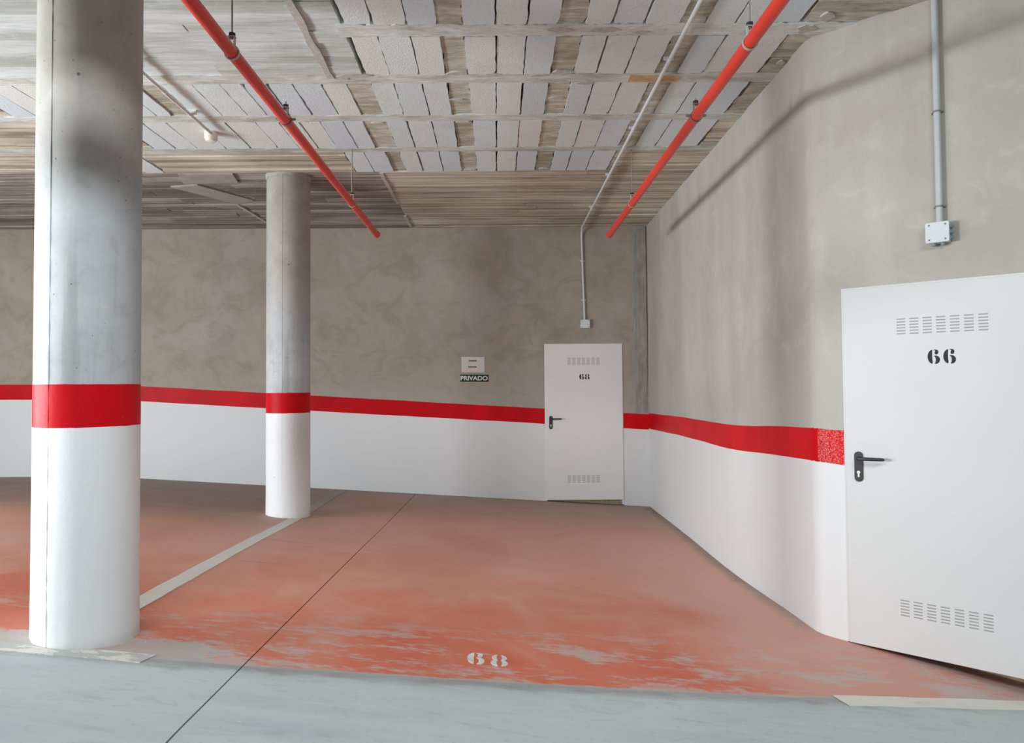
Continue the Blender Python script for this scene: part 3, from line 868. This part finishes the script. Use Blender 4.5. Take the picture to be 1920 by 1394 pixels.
def door(name, label, O, u, n, wid, z_bot, z_top, foot_l, foot_r, digits, vu, vz_hi, vu_lo, vz_lo, dig_u, dig_z, dig_w, dig_h, dig_step, enamel, thr):
    root = empty(name, (O[0], O[1], z_bot)); tag(root, label, kind='structure')
    T = frame_T((O[0], O[1], 0), u, n)
    def bld(mb, nm, mat, par=root):
        o = mb.build(nm, mat); keep(o, root)
        if par is not root:
            o.parent = par; o.matrix_parent_inverse = Matrix.Translation(-Vector(root.location)) @ Matrix.Identity(4)
            o.matrix_parent_inverse = par.matrix_parent_inverse.inverted() @ Matrix.Translation(-Vector(root.location)) if False else Matrix.Identity(4)
            o.matrix_parent_inverse = Matrix.Identity(4)
        return o
    # frame: two jambs and a head, standing 6 mm proud of the wall
    fw = 0.022
    mb = MB()
    poly = [(0.001, foot_l), (fw, foot_l), (fw, z_top - fw), (wid - fw, z_top - fw), (wid - fw, foot_r), (wid - 0.001, foot_r), (wid - 0.001, z_top), (0.001, z_top)]
    nn = len(poly)
    mb.add([(x, y, -0.16) for x, y in poly] + [(x, y, 0.006) for x, y in poly],
           [(0,1,2,7),(2,3,6,7),(3,4,5,6),(nn+0,nn+1,nn+2,nn+7),(nn+2,nn+3,nn+6,nn+7),(nn+3,nn+4,nn+5,nn+6)] + [(i,(i+1)%nn,nn+(i+1)%nn,nn+i) for i in range(nn)], T=T)
    bld(mb, 'door_frame', enamel)
    # leaf, overlapping the frame on its face
    mb = MB(); mb.box((0.010, z_bot, -0.03), (wid - 0.008, z_top - 0.009, 0.013), T=T)
    leaf = bld(mb, 'door_leaf', enamel); bevel(leaf, 0.0025, 2)
    # threshold recess seen through the gap under the leaf
    mb = MB(); mb.box((fw, min(foot_l, foot_r) - 0.05, thr - 0.035), (wid - fw, z_bot + 0.12, thr), T=T)
    bld(mb, 'threshold_board', M['tan'])
    zf_ = 0.0132
    # vent slots
    for (us, zs) in ((vu, vz_hi), (vu_lo, vz_lo)):
        for c in range(7):
            for r in range(6):
                o = bpy.data.objects.new('vent_slot', slot_me['m']); COL.objects.link(o)
                o.parent = leaf
                o.matrix_parent_inverse = Matrix.Translation(-Vector(root.location)).inverted() @ Matrix.Translation(-Vector(root.location))
                o.matrix_world = T @ Matrix.Translation((us + 0.061 * c, zs - 0.0158 * r - 0.006, zf_ - 0.0006))
                o.parent = root; o.matrix_parent_inverse = Matrix.Translation(-Vector(root.location))
                o.matrix_basis = T @ Matrix.Translation((us + 0.061 * c, zs - 0.0158 * r - 0.006, zf_ - 0.0006))
    # number
    for i, ch in enumerate(digits):
        mb = MB()
        for poly in glyph(ch):
            mb.prism([(dig_u + dig_step * i + px * dig_w, dig_z + py * dig_h) for px, py in poly], zf_ - 0.001, zf_ + 0.0008, T=T)
        o = bld(mb, 'number_digit', M['ink'])
        o['label'] = 'black stencilled %s' % ('six' if ch == '6' else 'eight')
    # handle: plate > lever, keyhole
    hu, hz = 0.076, 0.944
    mb = MB(); mb.prism(rrect(hu - 0.0215, hu + 0.0215, hz - 0.083, hz + 0.083, 0.0212, 8), zf_ - 0.002, zf_ + 0.008, T=T)
    plate = bld(mb, 'door_handle', M['dark_plastic']); bevel(plate, 0.002, 2)
    lz = hz + 0.047
    mb = MB(); mb.tube([(hu, lz, zf_ + 0.006), (hu, lz, zf_ + 0.034), (hu + 0.004, lz, zf_ + 0.042), (hu + 0.014, lz, zf_ + 0.046), (hu + 0.07, lz, zf_ + 0.047), (hu + 0.115, lz + 0.001, zf_ + 0.044), (hu + 0.132, lz + 0.001, zf_ + 0.040), (hu + 0.136, lz + 0.001, zf_ + 0.037)],
                       [0.011, 0.010, 0.0105, 0.0105, 0.0095, 0.009, 0.0075, 0.003], 14, T=T)
    lever = mb.build('lever', M['dark_plastic']); lever.parent = plate
    lever.matrix_parent_inverse = Matrix.Translation(-Vector(root.location)) @ Matrix.Identity(4)
    lever.matrix_parent_inverse = Matrix.Identity(4)
    ky = hz - 0.037
    key = [(hu - 0.0045, ky - 0.018), (hu - 0.003, ky - 0.021), (hu + 0.003, ky - 0.021), (hu + 0.0045, ky - 0.018), (hu + 0.0045, ky - 0.002)] + \
          ell(hu, ky + 0.006, 0.0088, 0.0088, -55, 235, 12) + [(hu - 0.0045, ky - 0.002)]
    mb = MB(); mb.prism(key, zf_ + 0.006, zf_ + 0.0092, T=T)
    k_ = mb.build('keyhole', M['keyhole']); k_.parent = plate; k_.matrix_parent_inverse = Matrix.Identity(4)
    return root

door('door_1', 'white metal door stencilled 68 in the back wall', (D1[0], WY), (1, 0, 0), (0, -1, 0), D1[1] - D1[0], -0.033, DTOP,
     zf(D1[0], WY) - 0.004, zf(D1[1], WY) + 0.012, '68', 0.293, 1.762, 0.282, 0.272, 0.442, 1.487, 0.060, 0.070, 0.070, M['door_pale'], -0.055)
n2 = (-math.cos(ang), -math.sin(ang), 0)
a_ = w2(T0); b_ = w2(T1)
door('door_2', 'white metal door stencilled 66 in the angled wall', a_, (DX, DY, 0), n2, T1 - T0, -0.036, D2TOP,
     zf(*a_) + 0.004, zf(*b_) + 0.004, '66', 0.277, 1.753, 0.266, 0.248, 0.418, 1.505, 0.055, 0.075, 0.0705, M['door'], -0.165)
# storage rooms behind both doors are closed off
for (O, u, n_, nm) in (((D1[0], WY), (1, 0, 0), (0, -1, 0), 'wall_storage_back'), (a_, (DX, DY, 0), n2, 'wall_storage_angled')):
    T = frame_T((O[0], O[1], 0), u, n_); mb = MB()
    mb.box((-0.1, -0.3, -0.34), (1.1, 2.1, -0.26), T=T)
    tag(mb.build(nm, M['joint']), 'unlit storage room wall behind the door', kind='structure')

# ------------------------------------------------------------------ sprinkler pipes
def hanger(root, x, y, z, rod, r=0.032, tail=False):
    mb = MB(); seg = 20; vs = []; fs = []
    for k in range(seg):
        a = 2 * PI * k / seg
        for (rr, dy) in ((r + 0.0, -0.007), (r + 0.0035, -0.007), (r + 0.0035, 0.007), (r + 0.0, 0.007)):
            vs.append((x + rr * math.cos(a), y + dy, z + rr * math.sin(a)))
    for k in range(seg):
        q = (k + 1) % seg
        for j in range(4): fs.append((4*k+j, 4*k+(j+1)%4, 4*q+(j+1)%4, 4*q+j))
    mb.add(vs, fs, smooth=False)
    # flat loop rising above the ring
    mb.box((x - 0.014, y - 0.010, z + r), (x - 0.010, y + 0.010, z + r + 0.042)); mb.box((x + 0.010, y - 0.010, z + r), (x + 0.014, y + 0.010, z + r + 0.042))
    mb.box((x - 0.016, y - 0.012, z + r + 0.040), (x + 0.016, y + 0.012, z + r + 0.045))
    h = mb.build('pipe_hanger', M['dull_steel'] if tail else M['hanger'], root)
    mb = MB(); mb.prism([(0.016 * math.cos(PI * k / 3), 0.016 * math.sin(PI * k / 3)) for k in range(6)], z + r + 0.045, z + r + 0.060, T=Matrix.Translation((x, y, 0)))
    mb.build('nut', M['black'], h)
    if tail:
        for s in (-1, 1):
            mb = MB(); mb.tube([(x + s * (r + 0.002), y, z + 0.004), (x + s * (r + 0.026), y, z + 0.006)], [0.009, 0.007], 8)
            mb.build('side_bolt', M['dull_steel'], h)
    zt = 3.455 if rod else z + r + 0.078
    mb = MB(); mb.tube([(x, y, z + r + 0.03), (x, y, zt)], 0.0042, 8)
    mb.build('rod', M['rod'], h)
    return h
def sprinkler(label, x, y_end, z, hang):
    root = empty('sprinkler_pipe'); tag(root, label, 'pipe', 'red sprinkler pipes under the ceiling')
    mb = MB(); mb.tube([(x, 1.455 + 0.45 * i, z) for i in range(13)] + [(x, y_end - 0.03, z)], 0.030, 20)
    mb.build('pipe', M['pipe'], root)
    mb = MB(); mb.tube([(x, y_end - 0.07, z), (x, y_end - 0.068, z), (x, y_end - 0.008, z), (x, y_end, z)], [0.030, 0.0345, 0.0345, 0.026], 20)
    mb.build('end_cap', M['pipe'], root)
    for (y, rod, tail) in hang: hanger(root, x, y, z, rod, tail=tail)
    return root
sprinkler('red sprinkler pipe on the left, passing in front of the far column', -1.232, 7.08, 2.97, [(3.20, True, False), (4.02, False, True), (5.86, True, False), (2.0, True, False)])
sprinkler('red sprinkler pipe on the right, running along the grey wall', 1.165, 7.16, 2.97, [(3.13, True, False), (4.00, False, True), (5.92, True, False), (2.0, True, False)])

root = empty('sprinkler_main'); tag(root, 'thick red sprinkler main crossing overhead and feeding both red branch pipes', 'pipe')
mb = MB(); mb.tube([(-4.6 + 0.5 * i, 1.40, 2.97) for i in range(12)] + [(1.25, 1.40, 2.97)], 0.052, 24); mb.build('pipe', M['pipe'], root)
mb = MB(); mb.tube([(1.22, 1.40, 2.97), (1.222, 1.40, 2.97), (1.275, 1.40, 2.97), (1.285, 1.40, 2.97)], [0.052, 0.058, 0.058, 0.045], 24); mb.build('end_cap', M['pipe'], root)
for x in (-1.9, 0.1): hanger(root, x, 1.40, 2.97, True, r=0.053)

# ------------------------------------------------------------------ conduits, boxes, detector
def clip(mb, p, axis, r, out):
    """saddle clip: a short ring around the conduit and a tab on the surface"""
    p = Vector(p); axis = Vector(axis).normalized()
    mb.tube([p - axis * 0.006, p + axis * 0.006], r + 0.003, 14)
# left conduit
root = empty('metal_conduit'); tag(root, 'thin steel conduit on the ceiling leading to the cream detector', 'conduit', 'steel conduits')
zc = 3.402
mb = MB(); mb.tube([(-2.232, 1.9, zc), (-2.232, 3.5, zc), (-2.232, 5.38, zc)], 0.0115, 14); mb.build('tube', M['steel'], root)
mb = MB(); mb.tube([(-2.232, 4.62, zc), (-2.232, 4.76, zc)], 0.0145, 14); mb.build('sleeve', M['steel'], root)
for y in (5.02, 4.0, 2.9):
    mb = MB(); clip(mb, (-2.232, y, zc), (0, 1, 0), 0.0115, None); mb.box((-2.262, y - 0.008, zc + 0.008), (-2.190, y + 0.008, 3.446)); mb.build('saddle_clip', M['steel'], root)
# detector
root = empty('smoke_detector', (-2.262, 5.45, 3.445)); tag(root, 'small cream drum shaped detector on the ceiling beside the conduit end', 'detector')
mb = MB(); mb.lathe([(0.0495, 0.0), (0.0495, -0.022), (0.050, -0.060), (0.047, -0.066)], 32); mb.build('base', M['cream'], root)
mb = MB(); mb.lathe([(0.044, -0.064), (0.043, -0.074), (0.036, -0.084), (0.02, -0.088)], 32); mb.build('cap', M['cream'], root)
# right conduit, ceiling then down the back wall
root = empty('metal_conduit'); tag(root, 'thin steel conduit crossing the ceiling and dropping down the wall above door 68', 'conduit', 'steel conduits')
zc = 3.414
path = [(1.072, 1.9, zc), (1.074, 4.0, zc), (1.074, 6.5, zc), (1.074, 8.66, zc)]
for i in range(1, 7):
    a = PI / 2 * i / 6; path.append((1.074 + 0.002 * i / 6, 8.66 + 0.118 * math.sin(a), zc - 0.118 * (1 - math.cos(a))))
path += [(1.088, 8.778, 2.8), (1.104, 8.778, 2.24)]
mb = MB(); mb.tube(path, 0.0125, 14); mb.build('tube', M['steel'], root)
for (x, y, z, ax) in ((1.074, 3.2, zc, (0,1,0)), (1.074, 4.25, zc, (0,1,0)), (1.074, 5.4, zc, (0,1,0)), (1.074, 6.6, zc, (0,1,0)), (1.074, 7.8, zc, (0,1,0)), (1.083, 8.778, 3.0, (0,0,1)), (1.0965, 8.778, 2.5, (0,0,1))):
    mb = MB(); clip(mb, (x, y, z), ax, 0.0125, None)
    if ax[1]: mb.box((x - 0.03, y - 0.008, z + 0.01), (x + 0.03, y + 0.008, 3.446))
    else: mb.box((x - 0.028, y + 0.010, z - 0.008), (x + 0.028, WY + 0.002, z + 0.008))
    mb.build('saddle_clip', M['steel'], root)

def jbox(label, O, u, n, w, h, d, glands, cat='junction box'):
    root = empty('junction_box', O); tag(root, label, cat)
    T = frame_T((0, 0, 0), u, n)
    mb = MB(); mb.prism(rrect(-w/2, w/2, -h/2, h/2, 0.008, 4), -0.001, d * 0.72, T=T); b = mb.build('housing', M['box'], root)
    mb = MB(); mb.prism(rrect(-w/2 - .001, w/2 + .001, -h/2 - .001, h/2 + .001, 0.009, 4), d * 0.73, d, T=T); lid = mb.build('lid', M['box'], root); bevel(lid, 0.002, 2)
    for sx in (-1, 1):
        for sy in (-1, 1):
            mb = MB(); mb.lathe([(0.0048, d - 0.002), (0.0048, d + 0.0008)], 12, T=T @ Matrix.Translation((sx * (w/2 - 0.016), sy * (h/2 - 0.014), 0)))
            mb.build('screw', M['dull_steel'], lid)
    for (px, py, dx, dy) in glands:
        mb = MB(); mb.tube([(px, py, d * 0.4), (px + dx * 0.010, py + dy * 0.010, d * 0.4), (px + dx * 0.015, py + dy * 0.015, d * 0.4)], [0.013, 0.0125, 0.008], 14, T=T)
        mb.build('cable_gland', M['gland'], root)
    return root
jbox('small white junction box on the back wall above door 68', (1.108, WY, 2.193), (1, 0, 0), (0, -1, 0), 0.112, 0.102, 0.05, [])
bx = w2(0.633)
jbox('white junction box with four corner screws above door 66', (bx[0], bx[1], 2.186), (DX, DY, 0), n2, 0.104, 0.104, 0.058,
     [(0.052, 0.03, 1, 0), (0.052, 0.0, 1, 0), (0.052, -0.03, 1, 0), (0.022, -0.052, 0, -1), (-0.02, -0.052, 0, -1)])
# grey pvc conduit down the angled wall
root = empty('plastic_conduit'); tag(root, 'grey plastic conduit dropping down the angled wall to the junction box', 'conduit')
q = w2(0.640, 0.021)
mb = MB(); mb.tube([(q[0], q[1], 2.236), (q[0], q[1], 2.8), (q[0], q[1], 3.46)], 0.0165, 18); mb.build('tube', M['pvc'], root)
for z in (2.825, 2.325):
    mb = MB(); mb.tube([(q[0], q[1], z - 0.004), (q[0], q[1], z + 0.004)], 0.0195, 18)
    qa = w2(0.61, 0.0)
    mb.box((-0.028, -0.004, -0.001), (0.028, 0.004, 0.008), T=frame_T((w2(0.640)[0], w2(0.640)[1], z), (DX, DY, 0), n2))
    mb.build('saddle_clip', M['dull_steel'], root)

# ------------------------------------------------------------------ timber offcut in the ceiling joist
mb = MB(); mb.add([(0.878, 4.478, 3.431), (1.206, 4.50, 3.431), (1.206, 4.566, 3.431), (0.878, 4.574, 3.431), (0.878, 4.478, 3.45), (1.206, 4.50, 3.45), (1.206, 4.566, 3.45), (0.878, 4.574, 3.45)],
                  [(0,3,2,1),(4,5,6,7),(0,1,5,4),(1,2,6,5),(2,3,7,6),(3,0,4,7)])
tb = mb.build('timber_offcut', M['timber']); tag(tb, 'orange brown timber offcut stuck in a ceiling joist', 'timber')

# ------------------------------------------------------------------ signs on the back wall
def text_mesh(body, size, bold=0.0):
    c = bpy.data.curves.new('lettering', 'FONT'); c.body = body; c.size = size; c.offset = bold; c.extrude = 0.0012
    c.align_x = 'CENTER'; c.align_y = 'CENTER'; c.resolution_u = 4
    o = bpy.data.objects.new('lettering', c); COL.objects.link(o)
    bpy.context.view_layer.update()
    me = bpy.data.meshes.new_from_object(o.evaluated_get(bpy.context.evaluated_depsgraph_get()))
    bpy.data.objects.remove(o); bpy.data.curves.remove(c)
    return me
def on_wall(me, cx, cz, off, width=None, height=None, rot=0.0):
    xs = [v.co.x for v in me.vertices]; ys = [v.co.y for v in me.vertices]
    mx, my = (max(xs) + min(xs)) / 2, (max(ys) + min(ys)) / 2
    sx = width / (max(xs) - min(xs)) if width else 1; sy = height / (max(ys) - min(ys)) if height else sx
    ca, sa = math.cos(rot), math.sin(rot)
    for v in me.vertices:
        x, y, z = (v.co.x - mx) * sx, (v.co.y - my) * sy, v.co.z
        v.co = (cx + x * ca - y * sa, WY - off - z, cz + x * sa + y * ca)
    me.flip_normals() if False else None
    return me
root = empty('paper_notice', (-0.318, WY, 1.686)); tag(root, 'white paper notice taped on the back wall above the green sign', 'notice')
mb = MB(); nx, nz = 8, 6; vs = []; fs = []
for j in range(nz + 1):
    for i in range(nx + 1):
        u = i / nx - 0.5; v = j / nz - 0.5
        vs.append((u * 0.294, -0.003 - 0.006 * (abs(v) * 2) ** 3 * (u + 0.5), v * 0.197 - u * 0.004))
for j in range(nz):
    for i in range(nx):
        a = j * (nx + 1) + i; fs.append((a, a + 1, a + nx + 2, a + nx + 1))
k = len(vs); vs2 = [(x, y + 0.0012, z) for x, y, z in vs]
mb.add(vs, fs); mb.add(vs2, [tuple(reversed(f)) for f in fs])
bnd = [i for i in range(nx)] ; 
mb.build('sheet', M['paper'], root)
for z0, w in ((0.047, 0.098), (-0.030, 0.106)):
    mb = MB(); x = -w / 2 - 0.005
    while x < w / 2 - 0.008:
        ww = rnd.uniform(0.006, 0.013); hh = rnd.uniform(0.006, 0.0095)
        mb.box((x, -0.0052, z0 - hh), (x + ww, -0.0035, z0 + hh)); x += ww + 0.0022
    o = mb.build('printed_line', M['grey_ink'], root); o['kind'] = 'stuff'
root = empty('privado_sign', (-0.3035, WY, 1.514)); tag(root, 'dark green sign lettered PRIVADO in white on the back wall', 'sign')
Tr = Matrix.Rotation(math.radians(0.7), 4, 'Y')
mb = MB(); mb.box((-0.188, -0.003, -0.056), (0.186, 0.001, 0.054), T=Tr); mb.build('backing', M['sign_edge'], root)
mb = MB(); mb.box((-0.180, -0.006, -0.047), (0.181, -0.002, 0.046), T=Tr); mb.build('panel', M['sign_green'], root)
me = on_wall(text_mesh('PRIVADO', 0.1, 0.0035), 0, 0, 0, 0.345, 0.058, math.radians(-0.7))
for v in me.vertices: v.co.y = v.co.y - WY - 0.0062
me.materials.clear(); obj('lettering', me, M['sign_letter'], root)
